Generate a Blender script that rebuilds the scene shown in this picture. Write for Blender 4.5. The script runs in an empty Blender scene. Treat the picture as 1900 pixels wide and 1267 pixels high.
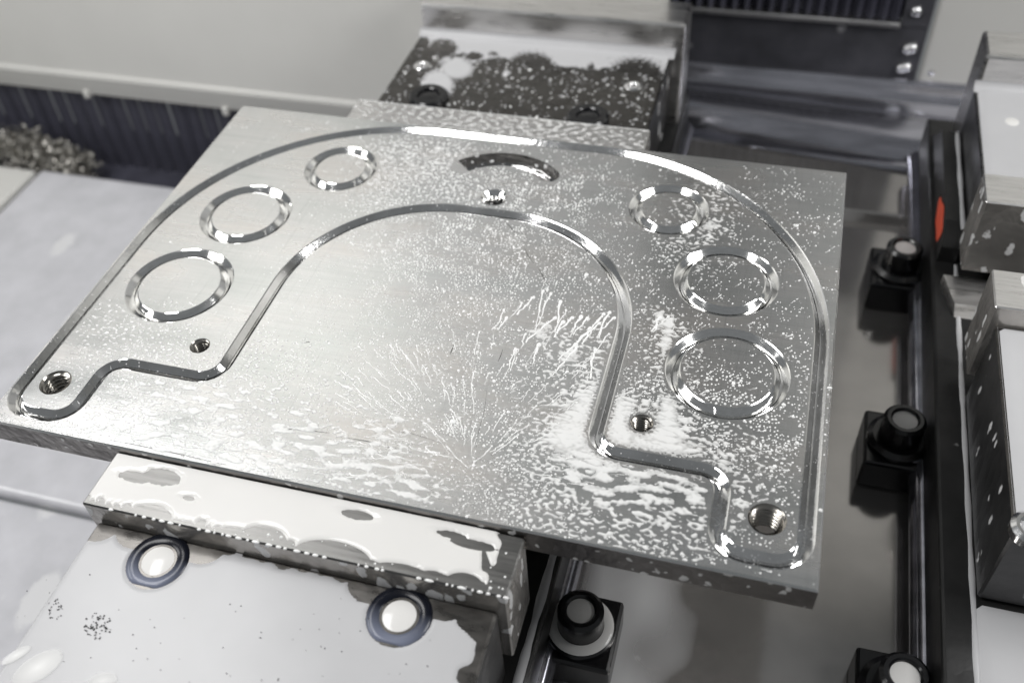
import bpy, bmesh, math, random
import numpy as np
from mathutils import Vector, Matrix
from mathutils.geometry import delaunay_2d_cdt

random.seed(7)
rng = np.random.default_rng(11)
S = 0.112                      # metres per drawing unit (the plate is about 0.30 m wide)
scene = bpy.context.scene
COL = scene.collection

# ------------------------------------------------------------------ camera
CAM = np.array([1.02031867, -2.47402794, 2.35697374])
ROT = np.array([[0.96200969, 0.26706828, -0.05667356],
                [-0.15458112, 0.70392928, 0.69324473],
                [0.22503785, -0.65814748, 0.7184705]])
FPX = 1797.28
cd = bpy.data.cameras.new('camera')
cam = bpy.data.objects.new('camera', cd)
COL.objects.link(cam)
cd.sensor_width = 36.0
cd.lens = 36.0 * FPX / 1900.0
cd.clip_start = 0.01
cd.clip_end = 50.0
m4 = Matrix(ROT.T.tolist()).to_4x4()
m4.translation = Vector((CAM * S).tolist())
cam.matrix_world = m4
cd.dof.use_dof = True
cd.dof.focus_distance = 3.15 * S
cd.dof.aperture_fstop = 8.0
scene.camera = cam

# ------------------------------------------------------------------ world and lamps
w = bpy.data.worlds.new('World')
scene.world = w
w.use_nodes = True
w.node_tree.nodes['Background'].inputs[0].default_value = (0.93, 0.97, 1.0, 1)
w.node_tree.nodes['Background'].inputs[1].default_value = 0.14


def area(name, loc, target, sx, sy, power, color=(1, 1, 1)):
    d = bpy.data.lights.new(name, 'AREA')
    d.shape = 'RECTANGLE'
    d.size, d.size_y = sx * S, sy * S
    d.energy = power
    d.color = color
    o = bpy.data.objects.new(name, d)
    COL.objects.link(o)
    o.location = Vector(loc) * S
    v = Vector(target) - Vector(loc)
    o.rotation_euler = v.to_track_quat('-Z', 'Y').to_euler()
    return o


area('work_lamp_left', (-2.6, -0.8, 4.5), (-0.3, 0.0, 0), 3.8, 1.5, 2.4, (1.0, 0.995, 0.988))
area('work_lamp_right', (4.7, 0.2, 3.3), (0.6, 0.2, 0), 2.4, 2.0, 2.1, (1.0, 0.995, 0.988))
area('work_lamp_side', (-4.6, -1.6, 2.2), (-0.3, -0.2, 0), 2.4, 1.6, 0.9, (1.0, 0.995, 0.988))
area('wall_wash_fill', (-3.5, 1.0, 4.6), (-3.7, 2.1, 1.8), 2.4, 0.6, 0.08, (1.0, 0.995, 0.988))  # added lamp: washes the unseen upper wall to brighten the plate's reflection

vs = scene.view_settings
vs.view_transform = 'Standard'
vs.look = 'None'
vs.exposure = 0.30
vs.gamma = 1.0
vs.use_curve_mapping = False
scene.cycles.use_denoising = True
scene.cycles.max_bounces = 8


# ------------------------------------------------------------------ picture <-> place
def proj(P):
    q = (np.asarray(P, float) - CAM) @ ROT.T
    return np.stack([950 + FPX * q[..., 0] / -q[..., 2], 633.5 - FPX * q[..., 1] / -q[..., 2]], -1)


def un(u, v, z=0.0, axis=2):
    d = ROT.T @ np.array([(u - 950) / FPX, -(v - 633.5) / FPX, -1.0])
    t = (z - CAM[axis]) / d[axis]
    return CAM + t * d


# ------------------------------------------------------------------ materials
def nodes_of(name):
    m = bpy.data.materials.new(name)
    m.use_nodes = True
    nt = m.node_tree
    return m, nt, nt.nodes['Principled BSDF']


def N(nt, t, **kw):
    n = nt.nodes.new(t)
    for k, v in kw.items():
        setattr(n, k, v)
    return n


def noise(nt, scale, stretch=(1, 1, 1), detail=4, rough=0.55, rot=(0, 0, 0)):
    tc = N(nt, 'ShaderNodeTexCoord')
    mp = N(nt, 'ShaderNodeMapping')
    mp.inputs['Scale'].default_value = [s / S for s in stretch]
    mp.inputs['Rotation'].default_value = rot
    nt.links.new(tc.outputs['Object'], mp.inputs['Vector'])
    n = N(nt, 'ShaderNodeTexNoise')
    n.inputs['Scale'].default_value = scale
    n.inputs['Detail'].default_value = detail
    n.inputs['Roughness'].default_value = rough
    nt.links.new(mp.outputs['Vector'], n.inputs['Vector'])
    return n


def ramp(nt, src, stops):
    r = N(nt, 'ShaderNodeValToRGB')
    e = r.color_ramp.elements
    while len(e) < len(stops):
        e.new(0.5)
    for i, (p, c) in enumerate(stops):
        e[i].position = p
        e[i].color = c if len(c) == 4 else (*c, 1)
    nt.links.new(src, r.inputs['Fac'])
    return r


def g(v):
    return (v, v, v, 1)


def mixc(nt, fac, a, b, mode='MIX'):
    n = N(nt, 'ShaderNodeMix', data_type='RGBA', blend_type=mode)
    if isinstance(fac, float):
        n.inputs[0].default_value = fac
    else:
        nt.links.new(fac, n.inputs[0])
    for i, s in ((6, a), (7, b)):
        if isinstance(s, tuple):
            n.inputs[i].default_value = s
        else:
            nt.links.new(s, n.inputs[i])
    return n.outputs[2]


def bump(nt, bsdf, src, strength, dist):
    b = N(nt, 'ShaderNodeBump')
    b.inputs['Strength'].default_value = strength
    b.inputs['Distance'].default_value = dist * S
    nt.links.new(src, b.inputs['Height'])
    nt.links.new(b.outputs['Normal'], bsdf.inputs['Normal'])
    return b


def metal(name, col, rough, lo=0.8, hi=1.2, stretch=(0.6, 14, 14), scale=6, bstr=0.15, tint=None, metallic=1.0):
    m, nt, b = nodes_of(name)
    b.inputs['Metallic'].default_value = metallic
    n1 = noise(nt, scale, stretch, 6, 0.65)
    n2 = noise(nt, 1.6, (1, 1, 1), 3)
    r1 = ramp(nt, n1.outputs['Fac'], [(0.3, [c * lo for c in col]), (0.7, [min(1, c * hi) for c in col])])
    out = r1.outputs['Color']
    if tint:
        r2 = ramp(nt, n2.outputs['Fac'], [(0.35, tint[0]), (0.5, (1, 1, 1)), (0.65, tint[1])])
        out = mixc(nt, 1.0, out, r2.outputs['Color'], 'MULTIPLY')
    nt.links.new(out, b.inputs['Base Color'])
    rr = ramp(nt, n1.outputs['Fac'], [(0.25, g(rough * 0.75)), (0.75, g(min(1, rough * 1.3)))])
    nt.links.new(rr.outputs['Color'], b.inputs['Roughness'])
    if bstr:
        bump(nt, b, n1.outputs['Fac'], bstr, 0.002)
    return m


def splashed(name, col, rough, metallic, spot_scale, thr, spot=(0.72, 0.72, 0.72), stretch=(1, 1, 1), bstr=0.3, var=0.28):
    """a wet surface freckled with small dried and wet drops of coolant"""
    m, nt, b = nodes_of(name)
    n1 = noise(nt, 5, (1, 1, 1), 5)
    base = ramp(nt, n1.outputs['Fac'], [(0.3, [c * (1 - var) for c in col]), (0.7, [min(1, c * (1 + var)) for c in col])])
    tc = N(nt, 'ShaderNodeTexCoord')
    mp = N(nt, 'ShaderNodeMapping')
    mp.inputs['Scale'].default_value = [s / S for s in stretch]
    nt.links.new(tc.outputs['Object'], mp.inputs['Vector'])
    wob = noise(nt, 22, (1, 1, 1), 2)
    addv = N(nt, 'ShaderNodeVectorMath', operation='MULTIPLY_ADD')
    nt.links.new(wob.outputs['Color'], addv.inputs[0])
    addv.inputs[1].default_value = (0.04, 0.04, 0.04)
    nt.links.new(mp.outputs['Vector'], addv.inputs[2])
    v = N(nt, 'ShaderNodeTexVoronoi')
    v.inputs['Scale'].default_value = spot_scale
    nt.links.new(addv.outputs[0], v.inputs['Vector'])
    # every cell has its own drop radius
    sep = N(nt, 'ShaderNodeSeparateColor')
    nt.links.new(v.outputs['Color'], sep.inputs[0])
    mul = N(nt, 'ShaderNodeMath', operation='MULTIPLY')
    nt.links.new(sep.outputs[0], mul.inputs[0])
    mul.inputs[1].default_value = thr
    sub = N(nt, 'ShaderNodeMath', operation='SUBTRACT')
    nt.links.new(mul.outputs[0], sub.inputs[0])
    nt.links.new(v.outputs['Distance'], sub.inputs[1])
    mask = ramp(nt, sub.outputs[0], [(0.0, g(0)), (0.06, g(1))])
    nt.links.new(mixc(nt, mask.outputs['Color'], base.outputs['Color'], (*spot, 1)), b.inputs['Base Color'])
    inv = N(nt, 'ShaderNodeMath', operation='MULTIPLY_ADD')
    nt.links.new(mask.outputs['Color'], inv.inputs[0])
    inv.inputs[1].default_value = -metallic
    inv.inputs[2].default_value = metallic
    nt.links.new(inv.outputs[0], b.inputs['Metallic'])
    b.inputs['Roughness'].default_value = rough
    bump(nt, b, sub.outputs[0], bstr, 0.01)
    return m


def paint(name, col, rough, var=0.06, scale=2, spec=0.5, stretch=(1, 1, 1), bstr=0.0):
    m, nt, b = nodes_of(name)
    n1 = noise(nt, scale, stretch, 5)
    r1 = ramp(nt, n1.outputs['Fac'], [(0.3, [c * (1 - var) for c in col]), (0.7, [min(1, c * (1 + var)) for c in col])])
    nt.links.new(r1.outputs['Color'], b.inputs['Base Color'])
    b.inputs['Roughness'].default_value = rough
    b.inputs['Specular IOR Level'].default_value = spec
    if bstr:
        bump(nt, b, n1.outputs['Fac'], bstr, 0.004)
    return m


def plate_metal():
    m, nt, b = nodes_of('machined_aluminium')
    b.inputs['Metallic'].default_value = 1.0
    fine = noise(nt, 9, (0.35, 26, 10), 6, 0.7, (0, 0, 0.02))
    cross = noise(nt, 7, (30, 0.5, 10), 5, 0.7, (0, 0, -0.12))
    broad = noise(nt, 2.2, (0.8, 2.2, 1), 4, 0.6)
    c1 = ramp(nt, fine.outputs['Fac'], [(0.25, (0.68, 0.68, 0.675)), (0.75, (0.86, 0.86, 0.85))])
    c2 = ramp(nt, broad.outputs['Fac'], [(0.3, (0.90, 0.925, 0.92)), (0.5, (1, 1, 1)), (0.68, (1.0, 0.968, 0.945))])
    col = mixc(nt, 1.0, c1.outputs['Color'], c2.outputs['Color'], 'MULTIPLY')
    c3 = ramp(nt, cross.outputs['Fac'], [(0.36, g(0.8)), (0.44, g(1.0))])
    col = mixc(nt, 0.5, col, c3.outputs['Color'], 'MULTIPLY')
    nt.links.new(col, b.inputs['Base Color'])
    rr = ramp(nt, broad.outputs['Fac'], [(0.3, g(0.21)), (0.7, g(0.31))])
    nt.links.new(rr.outputs['Color'], b.inputs['Roughness'])
    b.inputs['Anisotropic'].default_value = 0.3
    bump(nt, b, fine.outputs['Fac'], 0.10, 0.002)
    return m


def milk_mat(name, col, rough=0.12, var=0.02, coat=0.0):
    m, nt, b = nodes_of(name)
    n1 = noise(nt, 3, (1, 1, 1), 3)
    r1 = ramp(nt, n1.outputs['Fac'], [(0.3, [c * (1 - var) for c in col]), (0.7, [min(1, c * (1 + var)) for c in col])])
    nt.links.new(r1.outputs['Color'], b.inputs['Base Color'])
    b.inputs['Roughness'].default_value = rough
    b.inputs['IOR'].default_value = 1.34
    b.inputs['Subsurface Weight'].default_value = 0.0
    return m


def thin_milk(name, deep, shallow, axis, lo, hi):
    """milky coolant lying in a shallow dish over dark steel: it is deeper, so whiter, towards one side"""
    m, nt, b = nodes_of(name)
    tc = N(nt, 'ShaderNodeTexCoord')
    sp = N(nt, 'ShaderNodeSeparateXYZ')
    nt.links.new(tc.outputs['Object'], sp.inputs[0])
    mr = N(nt, 'ShaderNodeMapRange')
    nt.links.new(sp.outputs[axis], mr.inputs[0])
    mr.inputs[1].default_value = lo * S
    mr.inputs[2].default_value = hi * S
    nt.links.new(mixc(nt, mr.outputs[0], shallow, deep), b.inputs['Base Color'])
    b.inputs['Roughness'].default_value = 0.22
    b.inputs['IOR'].default_value = 1.34
    return m


def film_mat(name, col, z0, hmax, a0, a1, rough=0.12):
    """milky coolant film: the thinner it lies, the more of the metal shows through"""
    m, nt, b = nodes_of(name)
    b.inputs['Base Color'].default_value = (*col, 1)
    b.inputs['Roughness'].default_value = rough
    b.inputs['IOR'].default_value = 1.34
    tc = N(nt, 'ShaderNodeTexCoord')
    sp = N(nt, 'ShaderNodeSeparateXYZ')
    nt.links.new(tc.outputs['Object'], sp.inputs[0])
    mr = N(nt, 'ShaderNodeMapRange')
    nt.links.new(sp.outputs[2], mr.inputs[0])
    mr.inputs[1].default_value = z0 * S
    mr.inputs[2].default_value = (z0 + hmax) * S
    mr.inputs[3].default_value = a0
    mr.inputs[4].default_value = a1
    nt.links.new(mr.outputs[0], b.inputs['Alpha'])
    return m


M = {}
M['plate_film'] = film_mat('plate_coolant_film', (0.80, 0.80, 0.79), 0.0, 0.0028, 0.22, 0.78)
M['strip_film'] = film_mat('jaw_strip_film', (0.80, 0.80, 0.79), -0.03, 0.003, 0.25, 0.8)
M['rear_film'] = film_mat('rear_coolant_film', (0.60, 0.60, 0.61), -0.115, 0.0035, 0.2, 0.8)
M['plate'] = plate_metal()
M['groove'] = metal('bright_cut_aluminium', (0.94, 0.935, 0.92), 0.09, 0.9, 1.08, (6, 6, 30), 5, 0.08)
M['thread'] = metal('thread_aluminium_shaded', (0.34, 0.325, 0.30), 0.2, 0.9, 1.1, (6, 6, 30), 5, 0.05)  # aluminium darkened in colour for the shade down the threaded bores
M['jaw'] = metal('jaw_aluminium', (0.36, 0.355, 0.345), 0.32, 0.8, 1.15, (0.6, 12, 12), 6, 0.2)
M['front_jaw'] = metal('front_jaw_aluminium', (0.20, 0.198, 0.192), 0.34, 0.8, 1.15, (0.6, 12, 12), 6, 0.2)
M['jaw_side'] = splashed('jaw_splashed', (0.48, 0.46, 0.435), 0.26, 0.75, 19, 0.50, stretch=(1, 1.5, 0.62))
M['carrier'] = metal('carrier_steel', (0.115, 0.11, 0.104), 0.30, 0.8, 1.2, (2, 5, 5), 5, 0.15)
M['carrier_side'] = splashed('carrier_splashed', (0.09, 0.09, 0.092), 0.3, 0.8, 9, 0.34, stretch=(1, 1.4, 0.7))
M['base'] = splashed('vise_base_black', (0.022, 0.022, 0.022), 0.34, 0.3, 8, 0.16, (0.25, 0.25, 0.25))
M['ground'] = metal('ground_steel', (0.68, 0.67, 0.66), 0.30, 0.85, 1.15, (1, 10, 10), 5, 0.12)
M['black'] = paint('black_oxide', (0.006, 0.006, 0.007), 0.22, 0.3, 6, 0.6)
M['screw'] = paint('blued_screw_steel', (0.010, 0.011, 0.016), 0.25, 0.3, 6, 0.6)
M['milk'] = milk_mat('coolant_milk', (0.63, 0.622, 0.606))
M['drop'] = milk_mat('coolant_drop', (0.80, 0.80, 0.79), 0.10)
M['film'] = milk_mat('coolant_thin_film', (0.42, 0.42, 0.428), 0.26, 0.05)
M['blob'] = film_mat('coolant_blob', (0.74, 0.74, 0.73), -0.1096, 0.0010, 0.0, 0.85, 0.3)
M['table'] = splashed('wet_table_steel', (0.44, 0.425, 0.41), 0.12, 0.8, 3.0, 0.10, (0.45, 0.45, 0.45), bstr=0.02, var=0.10)
M['wall'] = paint('enclosure_paint', (0.56, 0.555, 0.53), 0.5, 0.04, 1.2)
M['reflection_grey'] = paint('reflection_grey_paint', (0.36, 0.36, 0.355), 0.45, 0.05, 1.5)  # grey for out-of-view sheets that dim what the plate mirrors
M['cover'] = splashed('way_cover_wet', (0.50, 0.50, 0.525), 0.22, 0.0, 4.0, 0.36, (0.60, 0.60, 0.61), stretch=(1, 0.5, 1), bstr=0.05, var=0.09)
M['bellows'] = paint('bellows_rubber', (0.050, 0.050, 0.068), 0.5, 0.35, 5, 0.5, (1, 1, 0.4))
M['darkpanel'] = splashed('dark_steel_panel', (0.075, 0.075, 0.085), 0.3, 0.3, 2.6, 0.16, (0.30, 0.30, 0.31))
M['tray'] = metal('tray_stainless', (0.46, 0.46, 0.51), 0.15, 0.6, 1.35, (0.5, 3, 3), 3, 0.2, None, 0.92)
M['swarf'] = metal('swarf_aluminium', (0.46, 0.445, 0.41), 0.42, 0.6, 1.3, (8, 8, 8), 5, 0.0)
M['red'] = paint('label_red', (0.78, 0.10, 0.045), 0.4, 0.1, 8)
M['labelblack'] = paint('label_black', (0.01, 0.01, 0.01), 0.5)
M['scratch'] = paint('scratch_dark', (0.05, 0.048, 0.045), 0.6)
M['bright'] = metal('bright_screw', (0.82, 0.82, 0.82), 0.15, 0.9, 1.1, (4, 4, 4), 5, 0.0)
M['bubble'] = paint('bubble_skin', (0.05, 0.05, 0.05), 0.08, 0.1)


# ------------------------------------------------------------------ mesh helpers
def tag(o, label=None, cat=None, group=None, kind=None):
    if label:
        o['label'] = label
    if cat:
        o['category'] = cat
    if group:
        o['group'] = group
    if kind:
        o['kind'] = kind
    return o


def empty(name, loc):
    o = bpy.data.objects.new(name, None)
    o.empty_display_size = 0.01
    COL.objects.link(o)
    o.location = Vector(loc) * S
    return o


def world_loc(o):
    v = Vector((0, 0, 0))
    while o is not None:
        v = v + o.location
        o = o.parent
    return v


def link(name, me, parent=None, mat=None):
    o = bpy.data.objects.new(name, me)
    COL.objects.link(o)
    if mat is not None and not me.materials:
        me.materials.append(mat)
    if parent is not None:
        o.parent = parent
    return o


def mesh(name, V, F, mat, parent=None, smooth=False, origin=None):
    """V in drawing units, place coordinates; faces may be ragged"""
    V = np.asarray(V, float) * S
    if parent is not None:
        V = V - np.array(world_loc(parent))
    elif origin is not None:
        V = V - np.asarray(origin, float) * S
    me = bpy.data.meshes.new(name)
    me.from_pydata(V.tolist(), [], [list(map(int, f)) for f in F])
    me.update()
    if smooth:
        me.polygons.foreach_set('use_smooth', np.ones(len(me.polygons), bool))
    o = link(name, me, parent, mat)
    if parent is None and origin is not None:
        o.location = Vector(origin) * S
    return o


def fast_mesh(name, V, F, mat, parent=None, smooth=True):
    """big uniform meshes from numpy, faces (n,3) or (n,4)"""
    V = np.asarray(V, np.float32) * S
    F = np.asarray(F, np.int32)
    me = bpy.data.meshes.new(name)
    me.vertices.add(len(V))
    me.vertices.foreach_set('co', V.ravel())
    k = F.shape[1]
    me.loops.add(F.size)
    me.loops.foreach_set('vertex_index', F.ravel())
    me.polygons.add(len(F))
    me.polygons.foreach_set('loop_start', np.arange(0, F.size, k, dtype=np.int32))
    me.polygons.foreach_set('use_smooth', np.full(len(F), smooth))
    me.update(calc_edges=True)
    me.validate()
    return link(name, me, parent, mat)


def bm_obj(name, bm, mat, parent=None, smooth=False):
    me = bpy.data.meshes.new(name)
    off = Vector((0, 0, 0)) if parent is None else world_loc(parent)
    for v in bm.verts:
        v.co = v.co * S - off
    bm.normal_update()
    bm.to_mesh(me)
    bm.free()
    if smooth:
        me.polygons.foreach_set('use_smooth', np.ones(len(me.polygons), bool))
    return link(name, me, parent, mat)


def box_bm(x0, x1, y0, y1, z0, z1, bev=0.0, seg=1):
    bm = bmesh.new()
    bmesh.ops.create_cube(bm, size=1)
    for v in bm.verts:
        v.co = Vector(((x0 + x1) / 2 + v.co.x * (x1 - x0), (y0 + y1) / 2 + v.co.y * (y1 - y0), (z0 + z1) / 2 + v.co.z * (z1 - z0)))
    if bev:
        bmesh.ops.bevel(bm, geom=bm.edges[:], offset=bev, segments=seg, affect='EDGES', profile=0.5)
    return bm


def box(name, x0, x1, y0, y1, z0, z1, mat, parent=None, bev=0.006, seg=1, side=None):
    o = bm_obj(name, box_bm(x0, x1, y0, y1, z0, z1, bev, seg), mat, parent)
    if side is not None:
        o.data.materials.append(side)
        for p in o.data.polygons:
            if abs(p.normal.z) < 0.5:
                p.material_index = 1
    return o


def lathe(name, prof, cx, cy, mat, parent=None, n=40, smooth=True, tilt=None):
    """prof: list of (r, z) from the inside out"""
    V, F = [], []
    a = np.linspace(0, 2 * np.pi, n, endpoint=False)
    for r, z in prof:
        V += [(cx + r * math.cos(t), cy + r * math.sin(t), z) for t in a]
    for k in range(len(prof) - 1):
        for i in range(n):
            j = (i + 1) % n
            F.append((k * n + i, (k + 1) * n + i, (k + 1) * n + j, k * n + j)[::-1])
    if prof[0][0] < 1e-6:
        pass
    return mesh(name, V, F, mat, parent, smooth)


def set_flat_angle(o, deg=35):
    """sharp edges above the angle so smooth lathes keep their corners"""
    bm = bmesh.new()
    bm.from_mesh(o.data)
    for e in bm.edges:
        if len(e.link_faces) == 2 and e.calc_face_angle(0) > math.radians(deg):
            e.smooth = False
    bm.to_mesh(o.data)
    bm.free()
    return o


# ================================================================== THE SETTING
TZ = -0.85     # table height
# table sheet with its T-slot and the deep back trough
def table_profile():
    # (y, z) section swept along x
    return [(-3.2, TZ), (1.60, TZ), (1.62, TZ - 0.010), (1.66, TZ - 0.05), (1.72, TZ - 0.055), (1.745, TZ - 0.012), (1.76, TZ - 0.004), (2.22, TZ - 0.004)]

prof = table_profile()
V, F = [], []
for x in (-1.1, 3.6):
    V += [(x, y, z) for y, z in prof]
n = len(prof)
for i in range(n - 1):
    F.append((i, n + i, n + i + 1, i + 1))
V += [(-1.1, -3.2, -1.6), (-1.1, 2.22, -1.6)]
F.append((0, n - 1, 2 * n + 1, 2 * n)) 
tbl = mesh('table', V, F, M['table'])
tag(tbl, 'wet grey machine table under the vises', None, None, 'structure')

# rolled stainless trough behind the table: dark gap, curved sheet, upright
tp = [(2.22, TZ - 0.004), (2.235, TZ + 0.006), (2.25, TZ - 0.002), (2.255, TZ - 0.12), (2.345, TZ - 0.12), (2.36, TZ - 0.03), (2.40, TZ + 0.035), (2.46, TZ + 0.078), (2.53, TZ + 0.095), (2.60, TZ + 0.088), (2.67, TZ + 0.058), (2.73, TZ + 0.005), (2.77, TZ - 0.04), (2.86, TZ - 0.05), (2.925, TZ - 0.04), (2.94, TZ + 0.02), (2.96, TZ + 0.045), (2.985, TZ + 0.05), (3.02, TZ + 0.03)]
V, F = [], []
nx = 24
for k in range(nx + 1):
    x = -1.0 + 3.6 * k / nx
    lean = 0.10 * (x - 0.5)          # the trough runs slightly out of square, nearer on the right
    for j, (y, z) in enumerate(tp):
        V.append((x, y - (lean if 0 < j < 14 else 0) * (1.0 if j < 7 else 0.6), z))
n = len(tp)
for k in range(nx):
    for i in range(n - 1):
        F.append((k * n + i, (k + 1) * n + i, (k + 1) * n + i + 1, k * n + i + 1))
tr = mesh('chip_trough', V, F, M['tray'], None, True)
tag(tr, 'rolled stainless chip trough behind the machine table', None, None, 'structure')

# dark rear panel with a light ledge and its screws
rp = tag(empty('back_panel', (1.1, 3.02, TZ)), 'dark rear panel with light ledge above the trough', None, None, 'structure')
box('panel_sheet', 0.30, 1.785, 3.03, 3.08, TZ - 0.05, -0.50, M['darkpanel'], rp, 0.004)
box('ledge', 0.30, 1.625, 2.985, 3.08, -0.495, -0.462, M['ground'], rp, 0.006)
box('post', 1.63, 1.785, 3.02, 3.09, -0.497, 0.9, M['darkpanel'], rp, 0.004)
box('upper_sheet', 0.30, 1.785, 3.02, 3.09, 0.905, 5.6, M['reflection_grey'], rp, 0.01)  # above the view; greyed to darken the plate's right-hand reflection
for i in range(19):
    x = 0.30 + i * 0.07
    r_ = mesh('pleat', [(x, 3.06, -0.46), (x + 0.035, 3.01, -0.46), (x + 0.069, 3.06, -0.46), (x, 3.06, 0.9), (x + 0.035, 3.01, 0.9), (x + 0.069, 3.06, 0.9), (x, 3.09, -0.46), (x + 0.069, 3.09, -0.46), (x, 3.09, 0.9), (x + 0.069, 3.09, 0.9)],
              [(0, 1, 4, 3), (1, 2, 5, 4), (6, 0, 3, 8), (2, 7, 9, 5), (7, 6, 8, 9), (3, 4, 5, 9, 8), (0, 6, 7, 2, 1)], M['bellows'], rp)
for (u_, v_) in ((1684, 92), (1692, 90), (1672, 128), (1681, 126), (1700, 22), (1727, 133)):
    p = un(u_, v_, 3.02, 1)
    sc = []
    V, F = [], []
    nseg = 14
    pr_ = [(0.034, 0.0), (0.034, -0.012), (0.027, -0.026), (0.014, -0.033), (0.0005, -0.035)]
    for r, d in pr_:
        V += [(p[0] + r * math.cos(a), 3.03 + d, p[2] + r * math.sin(a)) for a in np.linspace(0, 2 * np.pi, nseg, endpoint=False)]
    for k in range(len(pr_) - 1):
        for i in range(nseg):
            F.append((k * nseg + i, k * nseg + (i + 1) % nseg, (k + 1) * nseg + (i + 1) % nseg, (k + 1) * nseg + i))
    mesh('screw', V, F, M['bright'], rp, True)

# pale right wall
wr = box('wall_right', 1.80, 6.0, 3.0, 3.06, TZ - 0.3, 5.6, M['wall'], None, 0.02, 2)
tag(wr, 'pale grey enclosure wall behind the right vise', None, None, 'structure')

# pale left wall with a folded lip along its bottom
wz = un(0, 160, 2.1, 1)[2]
wl = tag(empty('wall_left', (-2.2, 2.1, wz)), 'pale grey enclosure wall behind the plate', None, None, 'structure')
fz = un(0, 120, 2.1, 1)[2]
V = []
sec = [(2.10, 5.6), (2.10, fz + 0.01), (2.085, fz), (2.08, fz - 0.02), (2.12, wz + 0.005), (2.13, wz), (2.16, wz), (2.16, 5.6)]
for x in (-6.0, 0.42):
    V += [(x, y, z) for y, z in sec]
n = len(sec)
F = [(i, n + i, n + (i + 1) % n, (i + 1) % n) for i in range(n)] + [tuple(range(n)), tuple(range(2 * n - 1, n - 1, -1))]
mesh('wall_sheet', V, F, M['wall'], wl)
box('reflection_dimmer', -1.25, 0.42, 2.03, 2.095, 0.62, 5.6, M['reflection_grey'], wl, 0.03, 2)  # unseen sheet added to darken the reflection in the plate's centre
for (u_, v_) in ((160, 176), (418, 208)):
    p = un(u_, v_, 2.10, 1)
    bm_obj('weld_tab', box_bm(p[0] - 0.02, p[0] + 0.02, 2.09, 2.14, p[2] - 0.028, p[2] + 0.03, 0.012, 2), M['wall'], wl)

# way cover on the left and the pale sheet beyond it
CZ = -1.30
cb = un(200, 330, CZ)[1]
cl = un(60, 330, CZ)[0]
wc = tag(empty('way_cover', (-2.2, 0, CZ)), 'pale grey milky way cover left of the plate', None, None, 'structure')
cstep = un(60, 925, CZ)[1]
cxr = -1.12
box('cover_sheet', cl, cxr, cstep, cb, CZ - 0.08, CZ, M['cover'], wc, 0.03, 3)
box('cover_sheet', cl - 0.02, cxr, cstep - 1.6, cstep - 0.004, CZ - 0.14, CZ - 0.05, M['cover'], wc, 0.03, 3)
bm_obj('cover_sheet', box_bm(cl - 2.2, cl - 0.02, cstep - 1.6, cb - 0.03, CZ - 0.10, CZ + 0.01, 0.02, 2), M['wall'], wc)

# bellows under the left wall, pleat by pleat
bl = tag(empty('way_bellows', (-3.0, 2.2, CZ - 0.2)), 'dark navy pleated bellows under the pale wall', 'bellows')
x = -4.9
proto = None
while x < -1.3:
    wd = 0.115
    if proto is None:
        V = [(0, 0.022, 0), (wd * 0.25, 0.006, 0), (wd * 0.5, 0.0, 0), (wd * 0.75, 0.006, 0), (wd * 0.98, 0.022, 0)]
        V = V + [(a, b + 0.03, 0.85) for a, b, c in V]
        me = bpy.data.meshes.new('pleat')
        me.from_pydata([(a * S, b * S, c * S) for a, b, c in V], [], [(i, i + 1, i + 6, i + 5) for i in range(4)] + [(4, 0, 5, 9)])
        me.materials.append(M['bellows'])
        proto = me
    o = link('pleat', proto, bl)
    o.location = (Vector((x, 2.17, CZ - 0.25)) - Vector((-3.0, 2.2, CZ - 0.2))) * S
    o.rotation_euler = (0, math.radians(random.uniform(-0.6, 0.6)), math.radians(random.uniform(-4, 4)))
    x += wd
fl = box('floor', -6.0, 0.3, 1.2, 2.6, CZ - 0.32, CZ - 0.25, M['bellows'], None, 0)
tag(fl, 'dark machine floor below the bellows', None, None, 'structure')

# swarf: a heap of curled chips, nobody could count them
V, F = [], []
for i in range(1500):
    a = random.random()
    px_, py_ = random.uniform(-60, 120), 0
    q = un(px_, 330, CZ)
    hgt = 0.17 * max(0.0, 1 - max(0, (px_ - 20) / 100.0)) ** 0.6
    d = random.uniform(0, 0.24)
    z = CZ - 0.18 + random.random() ** 0.6 * (hgt + 0.12)
    c = np.array([q[0], cb + 0.03 + d, z])
    r = random.uniform(0.012, 0.03)
    ax = Vector((random.gauss(0, 1), random.gauss(0, 1), random.gauss(0, 1))).normalized()
    t1 = ax.orthogonal().normalized()
    t2 = ax.cross(t1)
    n0 = len(V)
    wv = random.uniform(0.006, 0.016)
    ns = 5
    a0 = random.uniform(0, 6.28)
    for k in range(ns + 1):
        t = a0 + k * 0.75
        pnt = Vector(c) + t1 * r * math.cos(t) + t2 * r * math.sin(t) + ax * k * 0.004
        V += [tuple(pnt), tuple(pnt + ax * wv)]
    for k in range(ns):
        F.append((n0 + 2 * k, n0 + 2 * k + 2, n0 + 2 * k + 3, n0 + 2 * k + 1))
sw = mesh('swarf_pile', V, F, M['swarf'])
tag(sw, 'heap of curled aluminium swarf beside the bellows', 'swarf', None, 'stuff')


# ================================================================== VISES
def cap_screw(parent, cx, cy, ztop, r, rs, h, mat, milk, name='cap_screw', flush=False, n=40):
    prof = [(r, ztop - h), (r, ztop - 0.012), (r - 0.012, ztop), (rs + 0.006, ztop), (rs, ztop - 0.006), (rs, ztop - 0.035)]
    o = set_flat_angle(lathe(name, prof[::-1], cx, cy, mat, parent, n))
    ms = [(0.0005, ztop - 0.010), (rs * 0.6, ztop - 0.0105), (rs - 0.001, ztop - 0.013)]
    lathe('coolant_pool', ms, cx, cy, milk, o, 28)
    return o


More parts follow.
